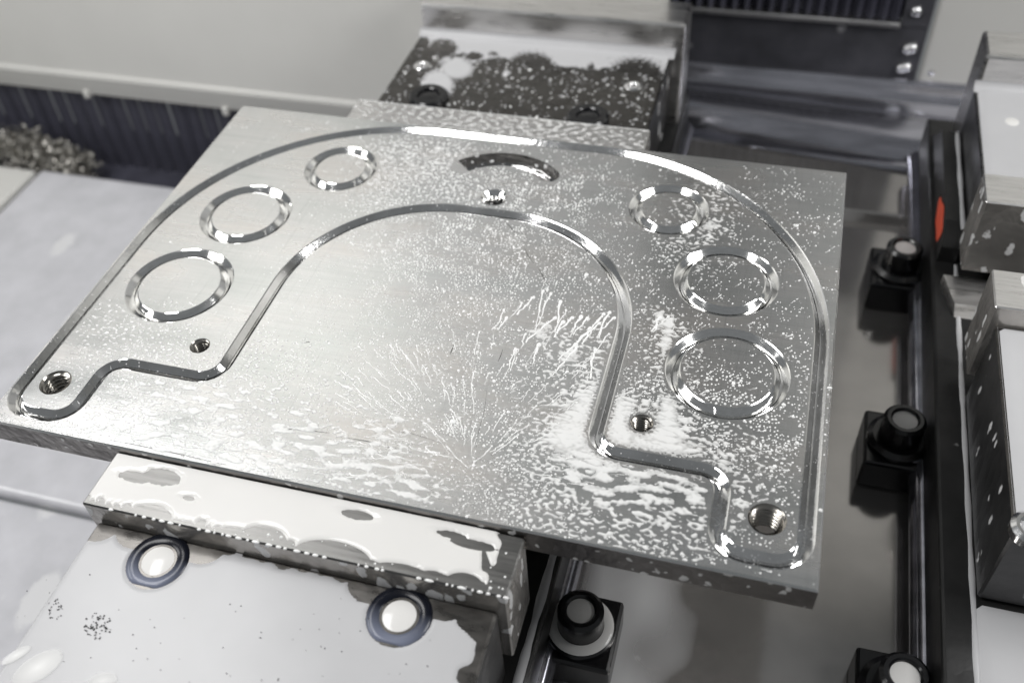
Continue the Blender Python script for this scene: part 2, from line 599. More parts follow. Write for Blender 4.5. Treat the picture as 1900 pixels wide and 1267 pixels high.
def dark_dish_screw(parent, cx, cy, z):
    """socket screw lying in a counterbore, drowned in thin coolant: white pool in its socket"""
    r = 0.098
    prof = [(0.055, z - 0.035), (0.0555, z - 0.002), (0.060, z + 0.003), (0.080, z + 0.005), (0.094, z + 0.001), (r, z - 0.02)]
    mat = thin_milk('screw_under_coolant', (0.20, 0.22, 0.29, 1), (0.006, 0.007, 0.012, 1), 1, 0.02, -0.11)
    V, F = [], []
    e = empty('cap_screw', (0, 0, 0))
    bpy.data.objects.remove(e)
    n = 48
    V = []
    for rr, zz in prof:
        V += [(rr * math.cos(t), max(-0.086, rr * math.sin(t)), zz) for t in np.linspace(0, 2 * np.pi, n, endpoint=False)]
    for k in range(len(prof) - 1):
        for i in range(n):
            j = (i + 1) % n
            F.append((k * n + i, k * n + j, (k + 1) * n + j, (k + 1) * n + i))
    me = bpy.data.meshes.new('cap_screw')
    me.from_pydata([(a * S, b * S, (c - z) * S) for a, b, c in V], [], F)
    me.polygons.foreach_set('use_smooth', np.ones(len(F), bool))
    me.materials.append(mat)
    o = link('cap_screw', me, parent)
    o.location = Vector((cx, cy, z)) * S - world_loc(parent)
    lathe('coolant_pool', [(0.0005, z + 0.003), (0.04, z + 0.0025), (0.056, z - 0.003)], cx, cy, M['milk'], o, 32)
    return o


def make_vise(root, jx0, jx1, yrf, yfb, base_l, base_r, fj):
    """jaw x range, y of the rear jaw's clamping face, y of the front jaw's clamping face"""
    JT, JB, CT, BT = -0.03, -0.38, -0.115, -0.50
    cx0, cx1 = jx0 + 0.025, jx1 - 0.03
    # rear
    box('jaw', jx0, jx1, yrf, yrf + 0.186, JB, JT, M['ground'], root, 0.005, 1, M['jaw_side'])
    box('carrier', cx0, cx1, yrf + 0.187, yrf + 0.963, BT + 0.01, CT, M['carrier'], root, 0.008, 1, M['carrier_side'])
    eb = box('end_block', jx0 + 0.03, jx1 + 0.03, yrf + 0.967, yrf + 1.20, TZ + 0.002, 0.045, M['ground'], root, 0.016, 2)
    # rolled fillet of coolant where the block meets the carrier
    V, F = [], []
    n = 14
    for k in range(n + 1):
        t = k / n
        a = math.radians(180 + 90 * t)
        for j in range(25):
            x = jx0 + 0.02 + (jx1 - jx0 - 0.03) * j / 24
            V.append((x, yrf + 0.966 - 0.045 * (1 - t) ** 1.6, CT + 0.001 + 0.035 * t ** 2.2))
    for k in range(n):
        for j in range(24):
            F.append((k * 25 + j, k * 25 + j + 1, (k + 1) * 25 + j + 1, (k + 1) * 25 + j))
    mesh('coolant_fillet', V, F, M['film'], eb, True)
    # front
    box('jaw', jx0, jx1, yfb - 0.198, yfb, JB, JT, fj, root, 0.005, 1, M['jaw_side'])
    box('carrier', cx0, cx1, yfb - 1.06, yfb - 0.199, BT + 0.01, CT, M['carrier'], root, 0.008, 1, M['carrier_side'])
    # base with a ledge and a rounded rib along its flanks
    y0, y1 = yfb - 1.9, yrf + 1.196
    b = box('base', base_l, base_r, y0, y1 + 0.1, TZ + 0.001, BT, M['base'], root, 0.012, 2)
    for sgn, xx in ((-1, base_l), (1, base_r)):
        V, F = [], []
        for yy in (y0, y1 + 0.08):
            for k in range(9):
                a = math.pi * k / 8
                V.append((xx + sgn * 0.040 * math.sin(a), yy, TZ + 0.105 - 0.055 * math.cos(a)))
        for k in range(8):
            F.append((k, k + 1, 9 + k + 1, 9 + k) if sgn > 0 else (k, 9 + k, 9 + k + 1, k + 1))
        mesh('flank_rib', V, F, M['tray'], b, True)
    return root


v1 = empty('machine_vise', (-0.15, -0.1, TZ))
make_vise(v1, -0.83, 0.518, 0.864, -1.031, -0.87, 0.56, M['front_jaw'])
tag(v1, 'steel machine vise gripping the aluminium plate, coolant flooding its front', 'vise', 'machine vises on the table')
v2 = empty('machine_vise', (2.5, 0.6, TZ))
make_vise(v2, 1.845, 3.19, 0.815, 0.425, 1.765, 3.26, M['ground'])
tag(v2, 'second machine vise at right edge, jaws empty, orange-red label on its base', 'vise', 'machine vises on the table')

# cap screws in the carriers
for (u_, v_) in ((293, 1040), (741, 1142)):
    p = un(u_, v_, -0.115)
    dark_dish_screw(v1, p[0], p[1], -0.1145)
for (u_, v_) in ((795, 186), (1090, 224)):
    p = un(u_, v_ + 4, -0.115)
    cap_screw(v1, p[0], p[1] + 0.01, -0.075, 0.095, 0.05, 0.06, M['black'], M['black'])
for (u_, v_) in ((783, 122), (1175, 160)):
    p = un(u_, v_, -0.115)
    lathe('countersunk_screw', [(0.016, -0.125), (0.017, -0.109), (0.03, -0.106), (0.040, -0.1135), (0.043, -0.1155)], p[0], p[1], M['bright'], v1, 24)
p = un(1640 + 250, 985, -0.13)
cap_screw(v2, p[0] + 0.03, p[1], -0.09, 0.06, 0.032, 0.04, M['bright'], M['film'])
# small pale wedge between the jaws of the right vise, and the label on its flank
wg = mesh('pale_wedge', [(1.795, 0.845, -0.499), (1.99, 0.845, -0.499), (1.99, 0.66, -0.499), (1.845, 0.66, -0.499), (1.795, 0.845, -0.44), (1.99, 0.845, -0.44), (1.93, 0.70, -0.46), (1.84, 0.70, -0.46)],
          [(3, 2, 1, 0), (4, 5, 6, 7)[::-1], (0, 1, 5, 4), (1, 2, 6, 5), (2, 3, 7, 6), (3, 0, 4, 7)], M['ground'], v2)
# taller side plate at the rear of the base, chamfered at its back, carrying an oval label
sp = mesh('side_plate', [(xx, y, z) for xx in (1.785, 1.862) for y, z in ((1.0, TZ + 0.002), (1.0, -0.42), (1.08, -0.335), (1.75, -0.335), (1.95, -0.50), (1.95, TZ + 0.002))],
          [(0, 1, 2, 3, 4, 5)[::-1], (6, 7, 8, 9, 10, 11)] + [(i, (i + 1) % 6, 6 + (i + 1) % 6, 6 + i) for i in range(6)], M['base'], v2)
for r0, mt, nm, dx in ((1.0, M['labelblack'], 'label_border', 0.0), (0.84, M['red'], 'warning_label', -0.0015)):
    V = [(1.7845 + dx, 1.19 + 0.15 * r0 * math.cos(a) * (1 + 0.10 * math.sin(3 * a + 1)), -0.425 + 0.075 * r0 * math.sin(a) * (1 + 0.14 * math.sin(5 * a))) for a in np.linspace(0, 2 * np.pi, 32, endpoint=False)]
    V2 = [(1.7855, y, z) for _, y, z in V]
    mesh(nm, V + V2, [tuple(range(32))] + [(i, (i + 1) % 32, 32 + (i + 1) % 32, 32 + i) for i in range(32)], mt, sp)


def rivulet(name, pts3, wd, label):
    """a standing line of coolant along a ledge"""
    V, F = [], []
    m = len(pts3)
    k = 0
    for i in range(m - 1):
        a, b = np.array(pts3[i]), np.array(pts3[i + 1])
        nseg = max(2, int(np.linalg.norm(b - a) / 0.04))
        for q in range(nseg + (1 if i == m - 2 else 0)):
            p = a + (b - a) * q / nseg
            w_ = wd * (1 + 0.18 * math.sin(q * 0.9 + i) + random.gauss(0, 0.06))
            V += [(p[0] - w_, p[1], p[2]), (p[0] - w_ * 0.5, p[1], p[2] + w_ * 0.45), (p[0] + w_ * 0.5, p[1], p[2] + w_ * 0.45), (p[0] + w_, p[1], p[2])]
            k += 1
    for i in range(k - 1):
        for q in range(3):
            F.append((4 * i + q, 4 * i + q + 1, 4 * i + q + 5, 4 * i + q + 4))
    o = mesh(name, V, F, M['film'], None, True)
    return tag(o, label, 'coolant', None, 'stuff')


rivulet('coolant_line', [(1.862, -1.2, -0.499), (1.862, 0.985, -0.499)], 0.009, 'pale line of coolant along the black base of the right vise')
rivulet('coolant_line', [(1.852, 1.02, -0.334), (1.852, 1.74, -0.334)], 0.009, 'pale coolant line above the orange-red label')
rivulet('coolant_line', [(0.530, -2.4, -0.499), (0.530, 0.8, -0.499)], 0.014, 'pale coolant line along the base beside the front clamp')


# ================================================================== HOLD-DOWN CLAMPS
def clamp(cx, cy, label, milkmat):
    e = empty('hold_down_clamp', (cx, cy, TZ))
    bk = box('clamp_block', cx - 0.125, cx + 0.125, cy - 0.135, cy + 0.135, TZ + 0.001, -0.70, M['black'], e, 0.012, 2)
    set_flat_angle(lathe('flange_washer', [(0.07, -0.668), (0.098, -0.668), (0.118, -0.682), (0.120, -0.699)], cx, cy, M['black'], e, 44))
    cap_screw(e, cx, cy, -0.565, 0.078, 0.047, 0.104, M['black'], milkmat, 'cap_screw', n=44)
    tag(e, label, 'clamp', 'black hold-down clamps on the table')
    return e


clamp(1.675, 1.155, 'black hold-down clamp beside the orange-red label, farthest of the four', M['milk'])
clamp(1.675, 0.135, 'black hold-down clamp right of the plate, halfway along the right vise base', M['milk'])
c3 = clamp(0.655, -0.93, 'black hold-down clamp in front of the plate, milk on its washer', M['milk'])
clamp(1.675, -0.905, 'black hold-down clamp cut off by the bottom edge of the picture, at right', M['milk'])
lathe('coolant_pool', [(0.079, -0.664), (0.10, -0.663), (0.112, -0.672)], 0.655, -0.93, M['milk'], c3, 44)


# ================================================================== THE WORKPIECE
XL, XR, YT, YB, TH = -1.322, 1.3276, 0.862, -1.0296, 0.095
GH, GD = 0.025, 0.019


def fillet_path(corners, res=0.012):
    """closed polygon corners [(x, y, r)] -> dense centre line with fillets"""
    out = []
    n = len(corners)
    for i in range(n):
        p0 = np.array(corners[i - 1][:2]); p1 = np.array(corners[i][:2]); p2 = np.array(corners[(i + 1) % n][:2])
        r = corners[i][2]
        a = (p0 - p1) / np.linalg.norm(p0 - p1); b = (p2 - p1) / np.linalg.norm(p2 - p1)
        ang = math.acos(np.clip(a @ b, -1, 1))
        t = r / math.tan(ang / 2)
        s, e = p1 + a * t, p1 + b * t
        bis = (a + b) / np.linalg.norm(a + b)
        c = p1 + bis * r / math.sin(ang / 2)
        a0 = math.atan2(*(s - c)[::-1]); a1 = math.atan2(*(e - c)[::-1])
        d = (a1 - a0 + math.pi) % (2 * math.pi) - math.pi
        k = max(6, int(abs(d) * r / 0.02))
        out += [c + r * np.array([math.cos(a0 + d * j / k), math.sin(a0 + d * j / k)]) for j in range(k + 1)]
    # add points on straights
    dense = []
    for i in range(len(out)):
        p, q = out[i], out[(i + 1) % len(out)]
        L = np.linalg.norm(q - p)
        m = max(1, int(L / 0.05))
        dense += [p + (q - p) * j / m for j in range(m)]
    return np.array(dense)


path = fillet_path([(1.285, -0.965, 0.085), (1.285, 0.827, 0.935), (-1.285, 0.827, 0.935), (-1.285, -0.965, 0.085),
                    (-1.042, -0.965, 0.08), (-1.042, -0.70, 0.07), (-0.64, -0.70, 0.08), (-0.64, 0.338, 0.555),
                    (0.64, 0.338, 0.555), (0.64, -0.70, 0.08), (1.042, -0.70, 0.07), (1.042, -0.965, 0.08)])


def normals2(P):
    t = np.roll(P, -1, 0) - np.roll(P, 1, 0)
    t /= np.linalg.norm(t, axis=1)[:, None]
    return np.stack([t[:, 1], -t[:, 0]], 1)


path_dense = []
for i in range(len(path)):
    p_, q_ = path[i], path[(i + 1) % len(path)]
    k_ = max(1, int(np.linalg.norm(q_ - p_) / 0.016))
    path_dense += [p_ + (q_ - p_) * t_ / k_ for t_ in range(k_)]
nrm = normals2(path)       # counter-clockwise path: points outwards
g_out, g_in = path + nrm * GH, path - nrm * GH
rings = []
for x, y, r in ((1.0, -0.2967, 0.1998), (0.9441, 0.1379, 0.1839), (0.684, 0.4956, 0.1527)):
    rings += [(-x, y, r), (x, y, r)]
tapped = [(-1.1758, -0.8311, 0.054), (1.1758, -0.8311, 0.054), (-0.7706, -0.5666, 0.0355), (0.7706, -0.5666, 0.0355), (0.0, 0.4331, 0.052)]


def circle(x, y, r, n):
    a = np.linspace(0, 2 * np.pi, n, endpoint=False)
    return np.stack([x + r * np.cos(a), y + r * np.sin(a)], 1)


# arc slot outline (concentric with the middle hole); right end round, left end square
SC, SR, SH = np.array([0.0, 0.4331]), 0.255, 0.045
a_r, a_l = math.radians(46), math.radians(136)
aa = np.linspace(a_r, a_l, 26)
outer = [SC + (SR + SH) * np.array([math.cos(t), math.sin(t)]) for t in aa]
inner = [SC + (SR - SH) * np.array([math.cos(t), math.sin(t)]) for t in aa[::-1]]
ce = SC + SR * np.array([math.cos(a_r), math.sin(a_r)])
dirr = np.array([math.cos(a_r), math.sin(a_r)])
tang = np.array([math.sin(a_r), -math.cos(a_r)])
capn = 10
cap = [ce + SH * (-dirr * math.cos(math.pi * k / capn) + tang * math.sin(math.pi * k / capn)) for k in range(1, capn)]
slot = np.array(outer + inner + cap)

CH = 0.006
loops = [np.array([(XL + CH, YB + CH), (XR - CH, YB + CH), (XR - CH, YT - CH), (XL + CH, YT - CH)]), g_out, g_in]
ring_n = 72
for x, y, r in rings:
    loops += [circle(x, y, r, ring_n), circle(x, y, r - 2 * GH, ring_n)]
for x, y, r in tapped:
    loops.append(circle(x, y, r, 40))
loops.append(slot)
pts, edges = [], []
for L in loops:
    s = len(pts)
    pts += [Vector(p) for p in L.tolist()]
    edges += [(s + i, s + (i + 1) % len(L)) for i in range(len(L))]
ov, oe, of, *_ = delaunay_2d_cdt(pts, edges, [], 0, 1e-6)
ov = np.array([(v.x, v.y) for v in ov])


def in_poly(P, poly):
    x, y = P[:, 0], P[:, 1]
    c = np.zeros(len(P), bool)
    j = len(poly) - 1
    for i in range(len(poly)):
        xi, yi = poly[i]; xj, yj = poly[j]
        k = ((yi > y) != (yj > y))
        with np.errstate(divide='ignore', invalid='ignore'):
            c ^= k & (x < (xj - xi) * (y - yi) / (yj - yi) + xi)
        j = i
    return c


tri = np.array([f for f in of if len(f) == 3])
cen = ov[tri].mean(1)
keep = in_poly(cen, loops[0])
keep &= ~(in_poly(cen, g_out) & ~in_poly(cen, g_in))
for x, y, r in rings:
    d = np.hypot(cen[:, 0] - x, cen[:, 1] - y)
    keep &= ~((d < r) & (d > r - 2 * GH))
for x, y, r in tapped:
    keep &= np.hypot(cen[:, 0] - x, cen[:, 1] - y) > r
keep &= ~in_poly(cen, slot)
tri = tri[keep]
# orient upwards
a, b, c = ov[tri[:, 0]], ov[tri[:, 1]], ov[tri[:, 2]]
sg = (b[:, 0] - a[:, 0]) * (c[:, 1] - a[:, 1]) - (b[:, 1] - a[:, 1]) * (c[:, 0] - a[:, 0])
tri[sg < 0] = tri[sg < 0][:, ::-1]

wp = empty('workpiece_plate', (0, -0.08, -TH))
tag(wp, 'milled aluminium plate with arch-shaped V-groove and six ring grooves, clamped in the vise', 'plate')
V = [(x, y, 0.0) for x, y in ov]
F = [tuple(t) for t in tri]
n0 = len(V)
for (z, o_) in ((0.0, CH), (-CH, 0.0), (-TH, 0.0)):
    V += [(XL + o_, YB + o_, z), (XR - o_, YB + o_, z), (XR - o_, YT - o_, z), (XL + o_, YT - o_, z)]
for k in range(2):
    for i in range(4):
        j = (i + 1) % 4
        F.append((n0 + 4 * k + j, n0 + 4 * k + i, n0 + 4 * k + 4 + i, n0 + 4 * k + 4 + j)[::-1])
bp, be = [Vector((V[k][0], V[k][1])) for k in range(n0 + 8, n0 + 12)], [(0, 1), (1, 2), (2, 3), (3, 0)]
for x, y, r in tapped:
    q0 = len(bp)
    bp += [Vector(c_) for c_ in circle(x, y, r - 0.004, 40).tolist()]
    be += [(q0 + i, q0 + (i + 1) % 40) for i in range(40)]
bv, _, bf, *_ = delaunay_2d_cdt(bp, be, [], 1, 1e-6)
q0 = len(V)
V += [(v.x, v.y, -TH) for v in bv]
for f in bf:
    c_ = sum((bv[k] for k in f), Vector((0, 0))) / len(f)
    if all(math.hypot(c_.x - x, c_.y - y) > r - 0.005 for x, y, r in tapped):
        F.append(tuple(q0 + k for k in f)[::-1])
M['plate_side'] = splashed('edge_dark_reflection_splashed', (0.24, 0.228, 0.22), 0.34, 1.0, 26, 0.40, (0.72, 0.71, 0.70))  # edge colour darkened to stand in for the dark surroundings it mirrors
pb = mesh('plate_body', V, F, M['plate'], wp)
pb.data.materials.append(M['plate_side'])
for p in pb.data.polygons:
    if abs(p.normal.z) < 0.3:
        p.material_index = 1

# the V groove: broken lips, two cut faces, a narrow dark root
GP = [(GH, 0.0), (GH - 0.0035, -0.0022), (0.0045, -GD), (0.0045, -GD - 0.016), (-0.0045, -GD - 0.016), (-0.0045, -GD), (-GH + 0.0035, -0.0022), (-GH, 0.0)]


def groove_mesh(centre, nrm_):
    V, F = [], []
    n = len(centre)
    k = 0
    for a, b in zip(GP[:-1], GP[1:]):
        for off, z in (a, b):
            q = centre + nrm_ * off
            V += [(x, y, z) for x, y in q]
        for i in range(n):
            j = (i + 1) % n
            F.append((k + i, k + n + i, k + n + j, k + j))
        k += 2 * n
    return V, F


V, F = groove_mesh(path, nrm)
M['groove_wet'] = splashed('bright_cut_splashed', (0.92, 0.915, 0.90), 0.09, 1.0, 90, 0.20, (0.80, 0.80, 0.80), bstr=0.02)
mesh('arch_groove', V, F, M['groove_wet'], wp, True)
for k, (x, y, r) in enumerate(rings):
    rc = r - GH
    cc = circle(x, y, rc, ring_n)
    V, F = groove_mesh(cc, (cc - np.array([x, y])) / rc)
    rg = mesh('ring_groove', V, F, M['groove'], wp, True)
    # plunge mark of the cutter
    am = math.radians((250, 265, 325, 335, 320, 335)[k])
    dr = np.array([math.cos(am), math.sin(am)])
    tn = np.array([-dr[1], dr[0]])
    c0 = np.array([x, y]) + dr * (rc - 0.004)
    Vm = [(*(c0 + dr * 0.006 - tn * 0.002), -GD + 0.002), (*(c0 - dr * 0.017 - tn * 0.010), -0.003), (*(c0 - dr * 0.017 + tn * 0.010), -0.003), (*(c0 - dr * 0.008), -0.006)]
    mesh('tool_mark', Vm, [(0, 1, 3), (0, 3, 2), (1, 2, 3)], M['groove'], rg)
# threaded holes
for k, (x, y, r) in enumerate(tapped):
    plain = k == 4
    n = 40
    pit = 0.0156 if r > 0.04 else 0.0105
    V, F = [], []
    if plain:
        prof = [(r, 0, 0), (0.036, -0.016, 0), (0.034, -0.02, 0), (0.034, -TH, 0)]
    else:
        prof = [(r, 0, 0), (r - 0.004, -0.006, 0)]
        z = -0.008
        while z > -TH:
            prof.append((r - 0.005, z, 1)); z -= pit / 8
    for rr, z, th in prof:
        for i in range(n):
            t = 2 * math.pi * i / n
            q = rr
            if th:
                ph = (z / pit + i / n) % 1.0
                q = rr - (pit * 0.75) * (1 - abs(2 * ph - 1))
            V.append((x + q * math.cos(t), y + q * math.sin(t), z))
    for a_ in range(len(prof) - 1):
        for i in range(n):
            j = (i + 1) % n
            F.append((a_ * n + i, a_ * n + j, (a_ + 1) * n + j, (a_ + 1) * n + i)[::-1])
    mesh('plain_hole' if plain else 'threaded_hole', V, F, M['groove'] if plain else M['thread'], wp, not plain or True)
# arc slot: round-bottomed channel
prof_n = 10
V, F = [], []
secs = []
for t in aa[::-1]:
    d = np.array([math.cos(t), math.sin(t)])
    secs.append((SC + SR * d, d))
for c0, d in secs:
    for k in range(prof_n + 1):
        ph = math.pi * k / prof_n
        V.append((*(c0 - d * SH * math.cos(ph)), -0.062 * math.sin(ph) ** 0.8))
for k in range(1, 9):          # round right end
    ro = math.pi / 2 * k / 8
    dd = dirr
    for q in range(prof_n + 1):
        ph = math.pi * q / prof_n
        off = -dd * SH * math.cos(ph)
        dep = math.sin(ph)
        V.append((*(ce + off * 1.0 + tang * SH * dep * math.sin(ro)), -0.062 * (dep ** 0.8) * math.cos(ro)))
rows = len(V) // (prof_n + 1)
for i in range(rows - 1):
    for k in range(prof_n):
        a0 = i * (prof_n + 1) + k
        F.append((a0, a0 + 1, a0 + prof_n + 2, a0 + prof_n + 1))
# square left end
F.append(tuple(range(prof_n + 1))[::-1])
M['slot'] = splashed('slot_dark_reflection_splashed', (0.36, 0.355, 0.35), 0.12, 1.0, 30, 0.34, (0.80, 0.80, 0.80), bstr=0.2)  # same aluminium as the plate; the slot's dark reflection is in the colour
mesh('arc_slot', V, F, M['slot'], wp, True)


# dark scratches on the plate
def scratch(pxs, wd):
    P = np.array([un(u_, v_)[:2] for u_, v_ in pxs])
    V, F = [], []
    for i, p in enumerate(P):
        t = P[min(i + 1, len(P) - 1)] - P[max(i - 1, 0)]
        t /= np.linalg.norm(t)
        nn = np.array([-t[1], t[0]]) * wd * (0.25 if i in (0, len(P) - 1) else random.uniform(0.7, 1.2))
        V += [(*(p + nn), 0.0006), (*(p - nn), 0.0006)]
    for i in range(len(P) - 1):
        F.append((2 * i, 2 * i + 1, 2 * i + 3, 2 * i + 2))
    mesh('scratch', V, F, M['scratch'], wp)


for s in ([(940, 414), (950, 425), (956, 432)], [(972, 458), (980, 475), (990, 489)], [(998, 496), (1008, 513), (1014, 525)], [(947, 480), (952, 487), (955, 493)], [(920, 480), (926, 490)],
          [(842, 640), (838, 650), (835, 658)], [(933, 648), (929, 660), (924, 671)], [(904, 720), (899, 760), (888, 800), (880, 832)], [(565, 636), (572, 634), (577, 636)],
          [(730, 800), (760, 803), (790, 812), (830, 826)], [(642, 812), (680, 818), (735, 832)], [(520, 795), (560, 797), (612, 803)], [(200, 815), (300, 835), (420, 862)]):
    scratch(s, 0.0014 if len(s) == 3 else 0.0005)


# ================================================================== COOLANT
def upsample(A, shape):
    """bilinear"""
    h, w_ = A.shape
    yi = np.linspace(0, h - 1, shape[0]); xi = np.linspace(0, w_ - 1, shape[1])
    y0 = np.minimum(yi.astype(int), h - 2); x0 = np.minimum(xi.astype(int), w_ - 2)
    fy = (yi - y0)[:, None]; fx = (xi - x0)[None]
    return (A[y0][:, x0] * (1 - fy) * (1 - fx) + A[y0][:, x0 + 1] * (1 - fy) * fx + A[y0 + 1][:, x0] * fy * (1 - fx) + A[y0 + 1][:, x0 + 1] * fy * fx)


def band_noise(shape, cell, lam, ax=1.0, bw=0.45):
    ky = np.fft.fftfreq(shape[0], cell)[:, None]
    kx = np.fft.rfftfreq(shape[1], cell)[None]
    k = np.sqrt((kx * ax) ** 2 + ky ** 2) * lam
    f = np.exp(-((k - 1.0) / bw) ** 2) * (k > 1e-9)
    r = np.fft.irfft2(np.fft.rfft2(rng.standard_normal(shape)) * f, s=shape)
    return r / r.std()


def kernel(PX, ctrl, sig, bgw):
    """gaussian-weighted blend of control values; ctrl rows (px, py, v0, v1, ...)"""
    C = np.array(ctrl, float)
    out = np.zeros((len(PX), C.shape[1] - 2)); W = np.full(len(PX), bgw)
    for r in C:
        wgt = np.exp(-((PX[:, 0] - r[0]) ** 2 + ((PX[:, 1] - r[1]) * 1.3) ** 2) / (2 * sig ** 2))
        W += wgt
        out += wgt[:, None] * r[2:]
    return out / W[:, None]


def ninv(p):
    """threshold of a unit normal field for a wanted coverage"""
    p = np.clip(p, 1e-4, 1 - 1e-4)
    t = np.sqrt(-2 * np.log(np.minimum(p, 1 - p)))
    x = t - (2.30753 + 0.27061 * t) / (1 + 0.99229 * t + 0.04481 * t * t)
    return np.where(p < 0.5, x, -x)


def film_from_field(name, X, Y, H, z0, hmax, mat, soft=0.6, sink=0.0015):
    """grid film: positive H stands proud as a rounded sheet of liquid, the rest lies under the surface"""
    Z = np.where(H > 0, hmax * np.minimum(1, (np.clip(H, 0, None) / soft)) ** 0.55, -sink * np.minimum(1, np.clip(-H, 0, None) / (soft * 0.25)))
    wet = H > 0
    cell = wet[:-1, :-1] | wet[1:, :-1] | wet[:-1, 1:] | wet[1:, 1:]
    idx = -np.ones(H.shape, np.int64)
    use = np.zeros(H.shape, bool)
    use[:-1, :-1] |= cell; use[1:, :-1] |= cell; use[:-1, 1:] |= cell; use[1:, 1:] |= cell
    idx[use] = np.arange(use.sum())
    V = np.stack([X[use], Y[use], z0 + Z[use]], 1)
    jy, jx = np.nonzero(cell)
    F = np.stack([idx[jy, jx], idx[jy, jx + 1], idx[jy + 1, jx + 1], idx[jy + 1, jx]], 1)
    return fast_mesh(name, V, F, mat)


def groove_dist(P):
    """distance to the nearest cut edge, negative inside a groove, hole or slot"""
    d = np.full(len(P), 9.0)
    for q in path_dense:
        d = np.minimum(d, np.hypot(P[:, 0] - q[0], P[:, 1] - q[1]))
    d -= GH
    for x, y, r in rings:
        d = np.minimum(d, np.abs(np.hypot(P[:, 0] - x, P[:, 1] - y) - (r - GH)) - GH)
    for x, y, r in tapped:
        d = np.minimum(d, np.hypot(P[:, 0] - x, P[:, 1] - y) - r)
    t = np.arctan2(P[:, 1] - SC[1], P[:, 0] - SC[0])
    tc = np.clip(t, a_r, a_l)
    d = np.minimum(d, np.hypot(P[:, 0] - SC[0] - SR * np.cos(tc), P[:, 1] - SC[1] - SR * np.sin(tc)) - SH)
    return d


# ---- film on the plate: blotches, leopard patches and pools, placed region by region
cell = 0.0025
nx_, ny_ = int((XR - XL - 0.02) / cell), int((YT - YB - 0.02) / cell)
gx = np.linspace(XL + 0.01, XR - 0.01, nx_); gy = np.linspace(YB + 0.01, YT - 0.01, ny_)
X, Y = np.meshgrid(gx, gy)
cyn, cxn = ny_ // 5, nx_ // 5
cX, cY = np.meshgrid(np.linspace(gx[0], gx[-1], cxn), np.linspace(gy[0], gy[-1], cyn))
cP = np.stack([cX.ravel(), cY.ravel()], 1)
cPX = proj(np.stack([cP[:, 0], cP[:, 1], 0 * cP[:, 0]], 1))
# (px, py, coverage, weight of the coarse pattern)
ctrl = [(60, 790, .5, .5), (130, 810, .5, .6), (180, 760, .34, .5), (250, 740, .5, .7), (330, 730, .52, .8), (400, 760, .58, .9), (470, 720, .36, .6), (550, 790, .58, .9), (620, 740, .22, .5), (700, 800, .55, .9), (300, 800, .6, .9),
        (420, 830, .66, 1), (500, 850, .70, 1), (600, 850, .66, 1), (680, 870, .70, 1), (770, 895, .76, 1), (740, 850, .35, .8), (840, 900, .15, .2), (800, 840, .1, .3),
        (240, 620, .24, 0), (320, 660, .26, 0), (200, 600, .22, 0), (150, 690, .2, 0), (300, 600, .18, 0), (420, 690, .2, 0), (470, 640, .16, 0), (540, 660, .10, 0),
        (1060, 800, .99, 1), (1085, 760, .96, 1), (1108, 835, .95, 1), (1075, 840, .9, 1), (1040, 830, .6, .5), (1000, 700, .26, .3), (1060, 650, .42, .4), (1120, 670, .46, .4), (1020, 760, .34, .2), (980, 830, .34, 0), (1100, 710, .5, .4),
        (1000, 860, .45, .2), (1060, 880, .66, .8), (1120, 890, .78, 1), (1200, 905, .78, 1), (1280, 920, .74, 1), (1310, 950, .62, .6), (1030, 920, .5, .2), (1100, 950, .50, .3), (1200, 960, .5, .3), (1270, 985, .42, .2), (980, 930, .42, 0), (1040, 980, .42, 0), (1150, 1000, .45, 0), (1250, 1030, .4, 0),
        (960, 900, .28, 0), (930, 880, .12, 0),
        (1150, 790, .97, 1), (1160, 760, .85, 1), (1240, 800, .88, 1), (1215, 830, .9, 1), (1265, 850, .72, 1), (1190, 720, .12, 0), (1190, 690, .05, 0), (1245, 750, .55, .5), (1235, 640, .5, .4), (1228, 680, .5, .4), (1222, 600, .3, .4),
        (1320, 800, .3, .1), (1340, 840, .40, .3), (1400, 850, .28, .1), (1330, 880, .5, .5), (1390, 905, .34, .2), (1460, 850, .14, 0), (1370, 940, .45, .5), (1480, 960, .1, 0),
        (1318, 385, .36, .3), (1305, 425, .45, .3), (1300, 455, .40, .3), (1285, 470, .3, .2), (1345, 470, .05, 0), (1470, 700, .12, .1),
        (740, 298, .44, .2), (790, 305, .52, .2), (830, 300, .48, .2), (710, 330, .40, 0), (760, 335, .40, 0), (830, 335, .40, 0), (700, 365, .25, 0), (780, 368, .25, 0), (850, 350, .25, 0),
        (640, 560, 0, 0), (560, 590, 0, 0), (760, 700, 0, 0), (860, 780, 0, 0), (920, 640, 0, 0), (1250, 560, 0, 0), (1390, 430, 0, 0), (1480, 800, .03, 0), (1420, 600, 0, 0), (880, 850, .02, 0), (640, 340, 0, 0), (920, 340, 0, 0), (480, 580, 0, 0), (1190, 650, 0, 0), (1300, 560, 0, 0)]
kk = kernel(cPX, ctrl, 26.0, 0.12)
gd = groove_dist(cP)
edge_d = np.minimum(np.minimum(cP[:, 0] - XL, XR - cP[:, 0]), np.minimum(cP[:, 1] - YB, YT - cP[:, 1]))
cov = upsample(kk[:, 0].reshape(cyn, cxn), X.shape)
crs = upsample(kk[:, 1].reshape(cyn, cxn), X.shape)
gdu = upsample(gd.reshape(cyn, cxn), X.shape)
fine = band_noise(X.shape, cell, 0.019, 1.5, 0.5)
mid = band_noise(X.shape, cell, 0.036, 2.6, 0.6)
tiny = band_noise(X.shape, cell, 0.014, 1.3, 0.5)
wgt = np.clip(crs * 1.3, 0, 1)
mixn = fine * np.sqrt(1 - wgt) + mid * np.sqrt(wgt)
mixn = mixn / np.sqrt(np.maximum(0.2, 1.0)) + 0.22 * tiny
H = mixn / 1.02 - ninv(np.clip(cov, 0, 1))
